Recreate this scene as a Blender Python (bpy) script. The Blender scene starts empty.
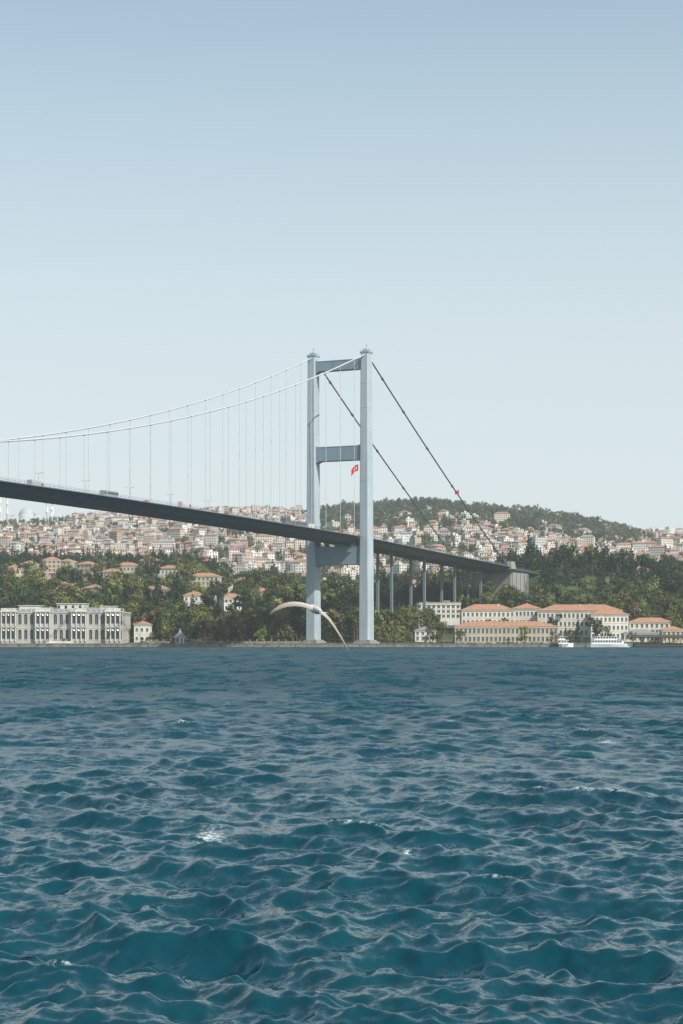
import bpy, math, random
import numpy as np
from mathutils import Vector, Matrix, noise as mnoise
random.seed(7); np.random.seed(7)
S=bpy.context.scene
COL=S.collection
R=math.radians
F=1849.0; CZ=5.0
# ------------------------------------------------------------ helpers
def new_obj(name,data=None,parent=None,loc=None,rot=None):
    o=bpy.data.objects.new(name,data); COL.objects.link(o)
    if parent: o.parent=parent
    if loc is not None: o.location=loc
    if rot is not None: o.rotation_euler=rot
    return o
class MB:
    def __init__(s): s.v=[]; s.f=[]; s.m=[]
    def add(s,vs,fs,m=0):
        b=len(s.v); s.v+= [tuple(p) for p in vs]
        for f in fs: s.f.append(tuple(b+i for i in f)); s.m.append(m)
    def box(s,c,size,m=0,ax=None,top=1.0):
        ux,uy,uz=ax if ax else (Vector((1,0,0)),Vector((0,1,0)),Vector((0,0,1)))
        c=Vector(c); a,b,h=[q/2 for q in size]
        vs=[]
        for dz,t in ((-h,1),(h,top)):
            for dx,dy in ((-a,-b),(a,-b),(a,b),(-a,b)):
                vs.append(c+ux*dx*t+uy*dy*t+uz*dz)
        s.add(vs,[(3,2,1,0),(4,5,6,7),(0,1,5,4),(1,2,6,5),(2,3,7,6),(3,0,4,7)],m)
    def tube(s,pts,r,n=6,m=0,r2=None):
        pts=[Vector(p) for p in pts]; rings=[]; N=len(pts)
        for i,p in enumerate(pts):
            t=(pts[min(i+1,N-1)]-pts[max(i-1,0)]).normalized()
            up=Vector((0,0,1)) if abs(t.z)<.95 else Vector((1,0,0))
            a=t.cross(up).normalized(); b=a.cross(t)
            rr=r if r2 is None else r+(r2-r)*i/max(1,N-1)
            rings.append([p+(a*math.cos(q)+b*math.sin(q))*rr for q in [2*math.pi*k/n for k in range(n)]])
        vs=[q for rg in rings for q in rg]; fs=[]
        for i in range(N-1):
            for k in range(n):
                fs.append((i*n+k,i*n+(k+1)%n,(i+1)*n+(k+1)%n,(i+1)*n+k))
        fs.append(tuple(range(n-1,-1,-1))); fs.append(tuple((N-1)*n+k for k in range(n)))
        s.add(vs,fs,m)
    def lathe(s,c,prof,n=20,m=0):
        c=Vector(c); vs=[]; fs=[]
        for r,z in prof:
            for k in range(n):
                q=2*math.pi*k/n; vs.append(c+Vector((r*math.cos(q),r*math.sin(q),z)))
        for i in range(len(prof)-1):
            for k in range(n):
                fs.append((i*n+k,i*n+(k+1)%n,(i+1)*n+(k+1)%n,(i+1)*n+k))
        s.add(vs,fs,m)
    def obj(s,name,mats,parent=None,smooth=False,loc=None,rot=None):
        me=bpy.data.meshes.new(name); me.from_pydata(s.v,[],s.f)
        for m in mats: me.materials.append(m)
        if len(mats)>1: me.polygons.foreach_set('material_index',s.m)
        if smooth: me.polygons.foreach_set('use_smooth',[True]*len(s.f))
        me.update()
        return new_obj(name,me,parent,loc,rot)
def mat(name,col,rough=.7,metal=0,noise=0,nscale=1.0,spec=.3,streak=False,bump=0):
    m=bpy.data.materials.new(name); m.use_nodes=True; nt=m.node_tree; b=nt.nodes['Principled BSDF']
    b.inputs['Roughness'].default_value=rough; b.inputs['Metallic'].default_value=metal
    b.inputs['Specular IOR Level'].default_value=spec
    b.inputs['Base Color'].default_value=(*col,1)
    if noise>0:
        g=nt.nodes.new('ShaderNodeNewGeometry'); mp=nt.nodes.new('ShaderNodeMapping')
        if streak: mp.inputs['Scale'].default_value=(1,1,.12)
        n=nt.nodes.new('ShaderNodeTexNoise'); n.inputs['Scale'].default_value=nscale; n.inputs['Detail'].default_value=5
        n.inputs['Roughness'].default_value=.65
        r=nt.nodes.new('ShaderNodeValToRGB'); r.color_ramp.elements[0].position=.3; r.color_ramp.elements[1].position=.7
        r.color_ramp.elements[0].color=(*[c*(1-noise) for c in col],1); r.color_ramp.elements[1].color=(*[min(1,c*(1+noise*.6)) for c in col],1)
        nt.links.new(g.outputs['Position'],mp.inputs['Vector']); nt.links.new(mp.outputs[0],n.inputs['Vector'])
        nt.links.new(n.outputs[0],r.inputs[0]); nt.links.new(r.outputs[0],b.inputs['Base Color'])
    return m
M_tower=mat('tower_painted_steel',(.38,.44,.48),.5,noise=.18,nscale=.25,streak=True)
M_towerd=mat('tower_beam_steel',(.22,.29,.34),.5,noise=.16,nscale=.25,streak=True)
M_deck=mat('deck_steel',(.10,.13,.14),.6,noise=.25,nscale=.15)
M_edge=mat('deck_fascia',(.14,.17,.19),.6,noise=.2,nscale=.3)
M_rail=mat('railing_metal',(.20,.23,.25),.5,noise=.1)
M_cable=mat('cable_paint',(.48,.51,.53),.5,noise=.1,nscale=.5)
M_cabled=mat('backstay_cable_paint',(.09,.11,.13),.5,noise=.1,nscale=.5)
M_asph=mat('asphalt',(.05,.05,.05),.9,noise=.2)
M_paint=mat('road_paint',(.7,.7,.7),.8,noise=.1)
M_conc=mat('concrete',(.27,.265,.25),.9,noise=.3,nscale=.3,streak=True)
M_stone=mat('palace_stone',(.44,.425,.385),.85,noise=.3,nscale=.35,streak=True)
M_stonel=mat('palace_trim_stone',(.57,.55,.50),.85,noise=.25,nscale=.5)
M_glass=mat('window_glass',(.03,.04,.05),.15,spec=.6,noise=.3,nscale=.4)
M_tile=mat('roof_tile',(.40,.21,.135),.9,noise=.32,nscale=.6)
M_lead=mat('lead_roof',(.22,.24,.26),.7,noise=.2,nscale=.4)
M_white=mat('white_render',(.68,.66,.60),.9,noise=.14,nscale=.3,streak=True)
M_cream=mat('cream_render',(.50,.44,.33),.9,noise=.14,nscale=.3,streak=True)
M_pink=mat('pink_render',(.44,.32,.25),.9,noise=.14,nscale=.3,streak=True)
M_dark=mat('dark_timber',(.07,.06,.055),.8,noise=.3)
M_bark=mat('bark',(.09,.07,.05),.95,noise=.3,nscale=3)
M_red=mat('flag_cloth',(.42,.02,.02),.8,noise=.08)
M_wht=mat('white_paint',(.75,.75,.75),.5,noise=.06)
M_rub=mat('rubber',(.02,.02,.02),.9,noise=.1)
# ------------------------------------------------------------ terrain
def lerpt(x,xs,ys): return float(np.interp(x,xs,ys))
SKX=[(p-341.5)*1.95 for p in (-700,-200,0,60,80,130,200,260,310,345,390,440,500,560,620,683,900,1400)]
SKZ=[(638-p)*1.95+5 for p in (560,530,526,525,521,517,514,513,518,513,508,508,514,522,532,539,560,590)]
RX=[(p-341.5)*.865 for p in (-400,0,190,260,350,450,520,560,683,1000)]
RZ=[55,66,62,44,38,40,52,56,54,42]
def fn(x,y,s,seed=0): return mnoise.noise(Vector((x*s,y*s,seed)))
def smooth(a,b,x):
    t=max(0,min(1,(x-a)/(b-a))); return t*t*(3-2*t)
def H(x,y):
    sk=lerpt(x*3600/max(y,2000),SKX,SKZ) if y<3600 else lerpt(x,SKX,SKZ)
    rd=lerpt(x*1600/max(1200,min(y,2000)),RX,RZ)
    flat=smooth(25,60,x)*(1-smooth(230,330,x))
    a=np.interp(y,[1022,1060,1110,1200,1400,1600,1800,2100,2600,3100,3600,4300,6500],
        [1.6,2.6,8,22,.62*rd+6,rd,rd+4,.35*sk+10,.62*sk,.84*sk,sk,.8*sk,.25*sk])
    b=np.interp(y,[1022,1060,1100,1130,1180,1300,1400,1600,1800,2100,2600,3100,3600,4300,6500],
        [1.6,2.2,5,8,14,30,.62*rd+10,rd,rd+4,.35*sk+10,.62*sk,.84*sk,sk,.8*sk,.25*sk])
    z=a*(1-flat)+b*flat
    z+=20*math.exp(-(((x-165)/70)**2+((y-1345)/50)**2))
    amp=smooth(1080,1500,y)
    z+=amp*(fn(x,y,1/160.,3)*7+fn(x,y,1/60.,5)*2.5)+smooth(2000,3200,y)*(fn(x,y,1/420.,9)*13+fn(x,y,1/130.,19)*5)
    return z
xs=list(np.arange(-1000,1001,12.5)); xs=[-7000,-4500,-3000,-2200,-1700,-1300]+xs+[1300,1700,2200,3000,4500,7000]
ys=[1023,1030,1040]+list(np.arange(1050,1500,11))+list(np.arange(1500,3800,22))+[3900,4100,4400,4800,5400,6500]
v=[(x,y,H(x,y)) for y in ys for x in xs]; nx=len(xs)
f=[(j*nx+i,j*nx+i+1,(j+1)*nx+i+1,(j+1)*nx+i) for j in range(len(ys)-1) for i in range(nx-1)]
m=bpy.data.materials.new('hill_ground'); m.use_nodes=True; nt=m.node_tree; b=nt.nodes['Principled BSDF']; b.inputs['Roughness'].default_value=.95; b.inputs['Specular IOR Level'].default_value=.1
g=nt.nodes.new('ShaderNodeNewGeometry'); n=nt.nodes.new('ShaderNodeTexNoise'); n.inputs['Scale'].default_value=.02; n.inputs['Detail'].default_value=9; n.inputs['Roughness'].default_value=.7
r=nt.nodes.new('ShaderNodeValToRGB'); e=r.color_ramp.elements; e[0].position=.38; e[0].color=(.03,.045,.02,1); e[1].position=.68; e[1].color=(.17,.16,.10,1)
q=e.new(.52); q.color=(.06,.085,.033,1)
nt.links.new(g.outputs['Position'],n.inputs['Vector']); nt.links.new(n.outputs[0],r.inputs[0]); nt.links.new(r.outputs[0],b.inputs['Base Color'])
me=bpy.data.meshes.new('hills'); me.from_pydata(v,[],f); me.materials.append(m); me.polygons.foreach_set('use_smooth',[True]*len(f)); new_obj('hills',me)
q=MB(); q.box((0,1022,-.7),(9000,3,4.8)); q.box((0,1021.6,1.85),(9000,2.6,.3))
for i in range(-60,70): q.box((i*9+2,1020.35,.2),(.5,.3,2.6))
q.obj('seawall',[mat('seawall_stone',(.20,.19,.17),.9,noise=.5,nscale=.5)])
# ------------------------------------------------------------ water
def make_water():
    th=np.concatenate([np.radians(np.linspace(-180,-16,40,endpoint=False)),np.radians(np.linspace(-16,16,640)),np.radians(np.linspace(16,180,41)[1:-1])])
    rr=np.concatenate([np.geomspace(1.5,17,60,endpoint=False),np.geomspace(17,160,700,endpoint=False),np.geomspace(160,1100,520,endpoint=False),np.geomspace(1100,16000,20)])
    nr,nc=len(rr),len(th)
    X=np.outer(rr,np.sin(th)); Y=np.outer(rr,np.cos(th)); Z=np.zeros_like(X); DX=np.zeros_like(X); DY=np.zeros_like(X)
    dr=np.gradient(rr)[:,None]; dc=np.gradient(th)[None,:]*rr[:,None]
    cell=np.maximum(dr,dc*.7)
    rng=np.random.RandomState(31); W=200
    wl=np.exp(rng.uniform(math.log(.2),math.log(7.5),W))
    base=math.radians(-110)
    WX=.9*np.sin(X*.13+Y*.07)+.6*np.sin(Y*.06-X*.1+2); WY=.8*np.sin(X*.31-Y*.17+1)+.5*np.sin(Y*.23+X*.19+4)
    WZ=.7*np.sin(X*.9+Y*.5+.6*WX)+.6*np.sin(X*.6-Y*1.1+1.3)
    gust=1+.35*np.sin(X*.05+Y*.031+1)*np.sin(Y*.043-X*.02)+.25*np.sin(X*.21+WY)*np.sin(Y*.17+WX)
    for l in wl:
        sp=.34+.6*min(1,.8/l)
        a=base+rng.normal(0,sp); k=2*math.pi/l; kx,ky=math.cos(a)*k,math.sin(a)*k
        st=.029 if l>.6 else .029*(l/.6)**.45
        if l>2.0: st*=(2.0/l)**.8
        st*=rng.uniform(.3,1.6)
        amp=st/k*1.2
        w=np.clip((l/cell-2.0)/2.0,0,1)*gust
        ph=rng.uniform(0,6.28)
        P=kx*X+ky*Y+ph+rng.uniform(-1,1)*WX+rng.uniform(-1,1)*WY+(rng.uniform(-1,1)*WZ if l<2 else 0)
        s,c=np.sin(P),np.cos(P)
        ch=.75 if l>1 else .3
        Z+=w*amp*s; DX+= w*amp*c*math.cos(a)*ch; DY+= w*amp*c*math.sin(a)*ch
    foam=np.clip((Z-Z[100:700].std()*2.9)/.05,0,1)*.8
    for fx,fy,fr,fry in ((-3.4,47.0,.34,1.0),(12.8,89.5,.35,2.2),(-2.9,28.2,.42,.22),(1.5,43.5,.10,.4)):
        foam=np.maximum(foam,1.1*np.exp(-(((X-fx)/fr)**2+((Y-fy)/fry)**2)))
    co=np.stack([X+DX,Y+DY,Z],-1).reshape(-1,3)
    I=np.arange(nr*nc).reshape(nr,nc)
    A=I[:-1,:]; B=I[1:,:]
    q=np.stack([A,np.roll(A,-1,1),np.roll(B,-1,1),B],-1).reshape(-1,4)[:, ::-1]
    me=bpy.data.meshes.new('water'); me.vertices.add(len(co)); me.vertices.foreach_set('co',co.ravel())
    me.loops.add(q.size); me.loops.foreach_set('vertex_index',q.ravel().astype(np.int32))
    me.polygons.add(len(q)); me.polygons.foreach_set('loop_start',np.arange(0,q.size,4,dtype=np.int32)); 
    me.polygons.foreach_set('use_smooth',np.ones(len(q),bool))
    me.update(calc_edges=True); me.validate()
    at=me.attributes.new('foam','FLOAT','POINT'); at.data.foreach_set('value',foam.ravel().astype(np.float32))
    if me.polygons[5000].normal.z<0: me.flip_normals()
    print('wave std',Z[100:700].std())
    return me
me=make_water()
m=bpy.data.materials.new('sea_water'); m.use_nodes=True; nt=m.node_tree; L=nt.links; N=nt.nodes; b=N['Principled BSDF']
b.inputs['IOR'].default_value=1.33
g=N.new('ShaderNodeNewGeometry')
def noi(scale,detail,rough=.6,sc=(1,1,1)):
    mp=N.new('ShaderNodeMapping'); mp.inputs['Scale'].default_value=sc; L.new(g.outputs['Position'],mp.inputs['Vector'])
    t=N.new('ShaderNodeTexNoise'); t.inputs['Scale'].default_value=scale; t.inputs['Detail'].default_value=detail; t.inputs['Roughness'].default_value=rough
    L.new(mp.outputs[0],t.inputs['Vector']); return t
def vm(op,a,b_=None,val=None,scale=None):
    t=N.new('ShaderNodeVectorMath'); t.operation=op; L.new(a,t.inputs[0])
    if b_ is not None: L.new(b_,t.inputs[1])
    if val is not None: t.inputs[1].default_value=val
    if scale is not None:
        if isinstance(scale,(int,float)): t.inputs['Scale'].default_value=scale
        else: L.new(scale,t.inputs['Scale'])
    return t.outputs[0]
n1=noi(5.5,4,.62,(1,.8,0)); n2=noi(.40,6,.62,(.8,.8,0)); n3=noi(.012,4,.6,(.6,1.5,0)); n5=noi(.16,6,.78,(1,.16,0))
o1=vm('SUBTRACT',n1.outputs['Color'],val=(.5,.5,.5)); o1=vm('MULTIPLY',o1,val=(1,1,0)); 
o2=vm('SUBTRACT',n2.outputs['Color'],val=(.5,.5,.5)); o2=vm('MULTIPLY',o2,val=(1,1.2,0))
o5=vm('SUBTRACT',n5.outputs['Color'],val=(.5,.5,.5)); o5=vm('MULTIPLY',o5,val=(.5,1.8,0))
ln=N.new('ShaderNodeVectorMath'); ln.operation='LENGTH'; L.new(g.outputs['Position'],ln.inputs[0])
def mrange(a,b_,c,d):
    mr=N.new('ShaderNodeMapRange'); mr.interpolation_type='LINEAR'; mr.inputs[1].default_value=a; mr.inputs[2].default_value=b_; mr.inputs[3].default_value=c; mr.inputs[4].default_value=d; L.new(ln.outputs['Value'],mr.inputs[0]); return mr.outputs[0]
amp_=mrange(40,210,.35,1.8)
L.new(mrange(40,200,.13,.46),b.inputs['Roughness'])
m3=N.new('ShaderNodeMapRange'); m3.inputs[1].default_value=.3; m3.inputs[2].default_value=.7; m3.inputs[3].default_value=.75; m3.inputs[4].default_value=1.25; L.new(n3.outputs[0],m3.inputs[0])
mu=N.new('ShaderNodeMath'); mu.operation='MULTIPLY'; L.new(amp_,mu.inputs[0]); L.new(m3.outputs[0],mu.inputs[1])
o1=vm('SCALE',o1,scale=.75); o2=vm('SCALE',o2,scale=mu.outputs[0]); o5=vm('SCALE',o5,scale=mrange(60,200,.0,2.4))
nn=vm('ADD',g.outputs['Normal'],o1); nn=vm('ADD',nn,o2); nn=vm('ADD',nn,o5); nn=vm('NORMALIZE',nn); L.new(nn,b.inputs['Normal'])
rb=N.new('ShaderNodeValToRGB'); rb.color_ramp.elements[0].position=.35; rb.color_ramp.elements[0].color=(.002,.034,.052,1); rb.color_ramp.elements[1].position=.65; rb.color_ramp.elements[1].color=(.004,.052,.070,1)
L.new(n5.outputs[0],rb.inputs[0]); L.new(rb.outputs[0],b.inputs['Base Color'])
at=N.new('ShaderNodeAttribute'); at.attribute_name='foam'
n4=noi(6,6,.75,(1,1,1)); r4=N.new('ShaderNodeMapRange'); r4.inputs[1].default_value=.48; r4.inputs[2].default_value=.58; L.new(n4.outputs[0],r4.inputs[0])
mf=N.new('ShaderNodeMath'); mf.operation='MULTIPLY'; L.new(at.outputs['Fac'],mf.inputs[0]); L.new(r4.outputs[0],mf.inputs[1]); mf.use_clamp=True
fo=N.new('ShaderNodeBsdfDiffuse'); fo.inputs[0].default_value=(.60,.66,.67,1)
mx=N.new('ShaderNodeMixShader'); L.new(mf.outputs[0],mx.inputs[0]); L.new(b.outputs[0],mx.inputs[1]); L.new(fo.outputs[0],mx.inputs[2]); L.new(mx.outputs[0],N['Material Output'].inputs[0])
me.materials.append(m); new_obj('water',me)
# ------------------------------------------------------------ bridge
Dv=Vector((.4285,.9036,0)).normalized(); Cv=Vector((Dv.y,-Dv.x,0)); UZ=Vector((0,0,1)); T0=Vector((-1,1040,0))
def zdeck(s):
    if s<=0: return 61.5+6*(1-((s+537)/537)**2)
    return 61.5-.036*s
def BP(s,c,z): return T0+Dv*s+Cv*c+UZ*z
bridge=new_obj('suspension_bridge')
def strip(mb,prof,ss,m=0,cap=True):
    n=len(prof); vs=[]; fs=[]
    for s in ss:
        for c,dz in prof: vs.append(BP(s,c,zdeck(s)+dz))
    for i in range(len(ss)-1):
        for k in range(n): fs.append((i*n+k,i*n+(k+1)%n,(i+1)*n+(k+1)%n,(i+1)*n+k))
    fs.append(tuple(range(n))); fs.append(tuple((len(ss)-1)*n+k for k in range(n-1,-1,-1)))
    mb.add(vs,fs,m)
SS=[-1130+i*10 for i in range(int((1130+300)/10)+1)]
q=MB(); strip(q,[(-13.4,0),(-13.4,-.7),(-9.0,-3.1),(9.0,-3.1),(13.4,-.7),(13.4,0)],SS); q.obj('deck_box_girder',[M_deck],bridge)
q=MB()
for s in range(-1060,230,18): q.box(BP(s,0,zdeck(s)-3.14),(17.6,.25,.10),ax=(Cv,Dv,UZ))
for c in (-6,6): q.tube([BP(s,c,zdeck(s)-3.35) for s in SS[6:-6]],.16,4)
q.obj('deck_stiffeners_and_inspection_rails',[M_edge],bridge)
q=MB()
for side in (-1,1):
    for a,bb in ((-1068,-6),(6,232)):
        ss=list(np.linspace(a,bb,max(2,int((bb-a)/9))))
        pr=[(13.42,-.15),(13.42,-.65),(17.0,-.45),(17.0,-.1)] if side>0 else [(-13.42,-.15),(-17.0,-.1),(-17.0,-.45),(-13.42,-.65)]
        strip(q,pr,ss)
        s=a
        while s<bb:
            q.add([BP(s,side*13.3,zdeck(s)-1.6),BP(s,side*13.3,zdeck(s)-.6),BP(s,side*16.9,zdeck(s)-.44),BP(s+.5,side*13.3,zdeck(s)-1.6),BP(s+.5,side*13.3,zdeck(s)-.6),BP(s+.5,side*16.9,zdeck(s)-.44)],[(0,1,2),(5,4,3),(0,2,5,3)])
            s+=9
q.obj('walkways',[M_edge],bridge)
q=MB(); strip(q,[(-12.9,.02),(-12.9,.01),(12.9,.01),(12.9,.02)],SS); q.obj('roadway',[M_asph],bridge)
q=MB()
for c in (-8.6,-4.4,4.4,8.6):
    for s in range(-1060,290,12):
        q.add([BP(s,c-.08,zdeck(s)+.026),BP(s,c+.08,zdeck(s)+.026),BP(s+4,c+.08,zdeck(s+4)+.026),BP(s+4,c-.08,zdeck(s+4)+.026)],[(0,1,2,3)])
q.obj('lane_markings',[M_paint],bridge)
q=MB()
for c in (-16.9,-13.2,-.4,.4,13.2,16.9):
    rs=[(-1060,-7),(7,230)] if abs(c)>15 else [(-1070,285)]
    for a,bb in rs:
        for hh in (.5,1.15):
            q.tube([BP(s,c,zdeck(s)+hh) for s in np.linspace(a,bb,int((bb-a)/10))],.05,4)
        s=a
        while s<bb:
            q.box(BP(s,c,zdeck(s)+.55),(.08,.08,1.2)); s+=3
q.obj('railings',[M_rail],bridge)
q=MB()
for s in range(-1050,280,36):
    z=zdeck(s); q.tube([BP(s,0,z),BP(s,0,z+7.5)],.10,5,r2=.06)
    for sd in (-1,1):
        q.tube([BP(s,0,z+7.5),BP(s,sd*1.6,z+7.9)],.05,4); q.box(BP(s,sd*1.8,z+7.9),(.7,.25,.14),ax=(Cv,Dv,UZ))
q.obj('deck_lamp_posts',[M_rail],bridge)
ZT=164.0
def zc(s):
    if s<=0: return 69.5+(ZT-69.5)*((s+537)/537)**2
    e=(zdeck(228)-.5); t=s/228; return ZT+(e-ZT)*t-5*4*t*(1-t)*.45
for side,nm in ((1,'near'),(-1,'far')):
    q=MB(); q.tube([BP(s,side*16.5,zc(s)) for s in np.linspace(-1074,0,150)],.37,8); q.obj('main_cable_'+nm,[M_cable],bridge,True)
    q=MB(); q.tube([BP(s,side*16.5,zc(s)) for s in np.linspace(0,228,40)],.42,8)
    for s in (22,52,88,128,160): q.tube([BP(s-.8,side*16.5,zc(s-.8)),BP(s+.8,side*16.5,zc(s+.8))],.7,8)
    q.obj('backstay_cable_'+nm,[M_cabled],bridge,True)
    q=MB()
    s=-16.
    while s>-1064:
        z0=zdeck(s)-.1; z1=zc(s)
        q.tube([BP(s,side*16.5,z0),BP(s,side*16.5,z1)],.135,5); q.tube([BP(s-.5,side*16.5,zc(s-.5)),BP(s+.5,side*16.5,zc(s+.5))],.52,8)
        s-=17.9
    q.obj('hangers_'+nm,[M_cable],bridge)
def tower(base):
    AX=(Cv,Dv,UZ)
    q=MB(); w=MB()
    for sd in (-1,1):
        p=T0+Dv*base+Cv*sd*16.5
        vs=[];fs=[]
        for z,t in ((1.5,1.12),(60,1.03),(164,.86)):
            a,bb,ch=2.75*t,3.55*t,.55
            for dx,dy in ((-a+ch,-bb),(a-ch,-bb),(a,-bb+ch),(a,bb-ch),(a-ch,bb),(-a+ch,bb),(-a,bb-ch),(-a,-bb+ch)):
                vs.append(p+Cv*dx+Dv*dy+UZ*z)
        for i in range(2):
            for k in range(8): fs.append((i*8+k,i*8+(k+1)%8,(i+1)*8+(k+1)%8,(i+1)*8+k))
        fs.append(tuple(range(16,24))); q.add(vs,fs)
        for z in np.arange(12,160,13.5):
            t=np.interp(z,[1.5,60,164],[1.12,1.03,.86]); q.box(p+UZ*z,(5.5*t-.9,7.1*t+.10,.22),ax=AX); q.box(p+UZ*z,(5.5*t+.10,7.1*t-.9,.22),ax=AX)
        w.box(p+UZ*164.4,(5.2,6.4,.8),ax=AX); w.box(p+UZ*165.6,(3.0,5.2,1.6),ax=AX,top=.7)
        w.tube([p+UZ*166,p+UZ*168.5],.12,5); w.lathe(p+UZ*168.3,[(.0,0),(.35,.2),(.35,.5),(0,.8)],8)
        for a in (-2.4,2.4):
            for bq in (-3.1,-1,1,3.1): w.box(p+Cv*a+Dv*bq+UZ*165.3,(.08,.08,1.1),ax=AX)
        w.box(p+Cv*-2.4+UZ*165.9,(.08,6.3,.08),ax=AX); w.box(p+Cv*2.4+UZ*165.9,(.08,6.3,.08),ax=AX)
        w.box(p+UZ*1.9,(11,12.5,2.4),ax=AX,m=1,top=.94); w.box(p+UZ*3.5,(8.2,9.8,.9),ax=AX,m=1)
    for z,h,d,in_ in ((158.2,5.8,4.4,.9),(108.6,8.2,4.8,.97),(51.2,10.4,5.4,1.02)):
        half=16.5-2.75*in_+.05
        c=T0+Dv*base
        pr=[(-half,-h/2-.9),(-half+2.2,-h/2),(half-2.2,-h/2),(half,-h/2-.9),(half,h/2+.5),(half-1.6,h/2),(-half+1.6,h/2),(-half,h/2+.5)]
        vs=[c+Cv*a+Dv*(-d/2)+UZ*(z+b_) for a,b_ in pr]+[c+Cv*a+Dv*(d/2)+UZ*(z+b_) for a,b_ in pr]
        fs=[tuple(range(8)),tuple(range(15,7,-1))]+[(k,(k+8),(k+1)%8+8,(k+1)%8) for k in range(8)]
        w.add(vs,fs,2)
        w.box(c+UZ*(z+h/2-.25),(2*half-4,d+.3,.22),ax=AX,m=2); w.box(c+UZ*(z-h/2+.35),(2*half-5,d+.3,.22),ax=AX,m=2)
    w.box(T0+Dv*base+UZ*57.0,(5,3.5,1.4),ax=AX,m=0)
    for a in (-8,8): w.box(T0+Dv*base+Cv*a+UZ*57.4,(1.6,3,2.2),ax=AX,m=0)
    return q,w
q,w=tower(0); q.obj('tower_legs',[M_tower],bridge); w.obj('tower_crossbeams',[M_towerd,M_conc,M_towerd],bridge)
q,w=tower(-1074); q.obj('far_bank_tower_legs',[M_tower],bridge); w.obj('far_bank_tower_crossbeams',[M_towerd,M_conc,M_towerd],bridge)
q=MB()
for s in (62,112,162,208):
    for c in (-4.5,4.5):
        p=BP(s,c,0); zt=zdeck(s)-3.1; zb=H(p.x,p.y)-2
        q.box(BP(s,c,(zt+zb)/2),(1.5,1.3,zt-zb),ax=(Cv,Dv,UZ)); q.box(BP(s,c,zb+2.4),(3.4,3.0,1.6),ax=(Cv,Dv,UZ))
    q.box(BP(s,0,zdeck(s)-3.6),(12,2,1.1),ax=(Cv,Dv,UZ))
q.obj('side_span_piers',[mat('pier_steel',(.17,.20,.22),.7,noise=.2)],bridge)
q=MB()
q.box(BP(256,0,32),(28.5,34,35),ax=(Cv,Dv,UZ))
q.box(BP(236,-15,zdeck(235)+.8),(4,8,4),ax=(Cv,Dv,UZ)); q.box(BP(236,15.6,zdeck(235)+1.0),(4,9,5),ax=(Cv,Dv,UZ),top=.8)
for c in (-14.5,14.5):
    for s in (242,250,258,266,272): q.box(BP(s,c,32),(1.0,1.2,34.5),ax=(Cv,Dv,UZ))
q.obj('anchorage_abutment',[M_conc],bridge)
# ------------------------------------------------------------ vehicles on bridge
def vmat(c): return mat('car_paint',c,.35,spec=.5,noise=.03)
VR=math.atan2(Dv.y,Dv.x)
def wheels(mb,L_,W_,xs_,r,m):
    for x in xs_:
        for y in (-W_/2+.12,W_/2-.12): mb.tube([(x,y-.12,r),(x,y+.12,r)],r,10,m)
def car(s,c,colr,flip=False):
    q=MB(); pr=[(-2.1,.35),(-2.15,.8),(-1.5,1.0),(-1.0,1.42),(.45,1.45),(1.1,.98),(2.0,.82),(2.15,.4)]
    n=len(pr); vs=[(x,-.86 if z<1.1 else -.7,z) for x,z in pr]+[(x,.86 if z<1.1 else .7,z) for x,z in pr]
    q.add(vs,[tuple(range(n)),tuple(range(2*n-1,n-1,-1))]+[(k,k+n,(k+1)%n+n,(k+1)%n) for k in range(n)],0)
    q.box((-.3,0,1.2),(1.5,1.63,.3),1); q.box((.86,0,1.2),(.2,1.3,.25),1)
    wheels(q,4.3,1.72,(-1.3,1.35),.33,2)
    o=q.obj('car',[vmat(colr),M_glass,M_rub]); o.location=BP(s,c,zdeck(s)+.03); o.rotation_euler=(0,0,VR+(math.pi if flip else 0))
def bus(s,c,colr):
    q=MB(); q.box((0,0,1.75),(11.6,2.5,2.7),0,top=.97); q.box((0,0,2.1),(11.0,2.53,1.0),1); q.box((5.75,0,1.9),(.12,2.2,1.5),1); q.box((-1,0,3.2),(3,1.6,.3),0)
    for x in np.arange(-4.6,5,1.55): q.box((x,0,2.1),(.12,2.56,1.02),0)
    wheels(q,11,2.5,(-3.6,3.7),.5,2); o=q.obj('bus',[vmat(colr),M_glass,M_rub]); o.location=BP(s,c,zdeck(s)+.03); o.rotation_euler=(0,0,VR)
def truck(s,c,colr,box):
    q=MB(); q.box((-1.2,0,2.2),(6.6,2.45,2.6),3); q.box((3.3,0,1.6),(1.9,2.3,2.1),0,top=.93); q.box((4.2,0,2.0),(.2,1.9,.8),1); q.box((3.5,0,2.0),(.9,2.33,.7),1)
    q.box((-.2,0,.75),(8.4,1.2,.3),2); wheels(q,8,2.4,(-3.4,-2.3,3.1),.5,2)
    o=q.obj('truck',[vmat(colr),M_glass,M_rub,vmat(box)]); o.location=BP(s,c,zdeck(s)+.03); o.rotation_euler=(0,0,VR)
truck(-84,10,(.1,.12,.2),(.10,.11,.13)); bus(-70,10.4,(.12,.14,.18)); truck(-50,6.5,(.5,.5,.5),(.6,.6,.58)); bus(-255,10,(.3,.3,.32)); truck(-190,10.2,(.4,.1,.08),(.5,.5,.5)); truck(60,10.2,(.5,.5,.52),(.14,.16,.2))
bus(118,10,(.30,.31,.33)); car(-120,10.3,(.6,.6,.6)); car(-150,10.3,(.05,.05,.06)); car(-225,10.5,(.4,.05,.04)); car(30,10.4,(.7,.7,.7)); car(88,10.3,(.05,.06,.1)); car(150,10.3,(.6,.6,.6)); truck(-305,6.3,(.2,.25,.4),(.4,.4,.4))
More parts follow.
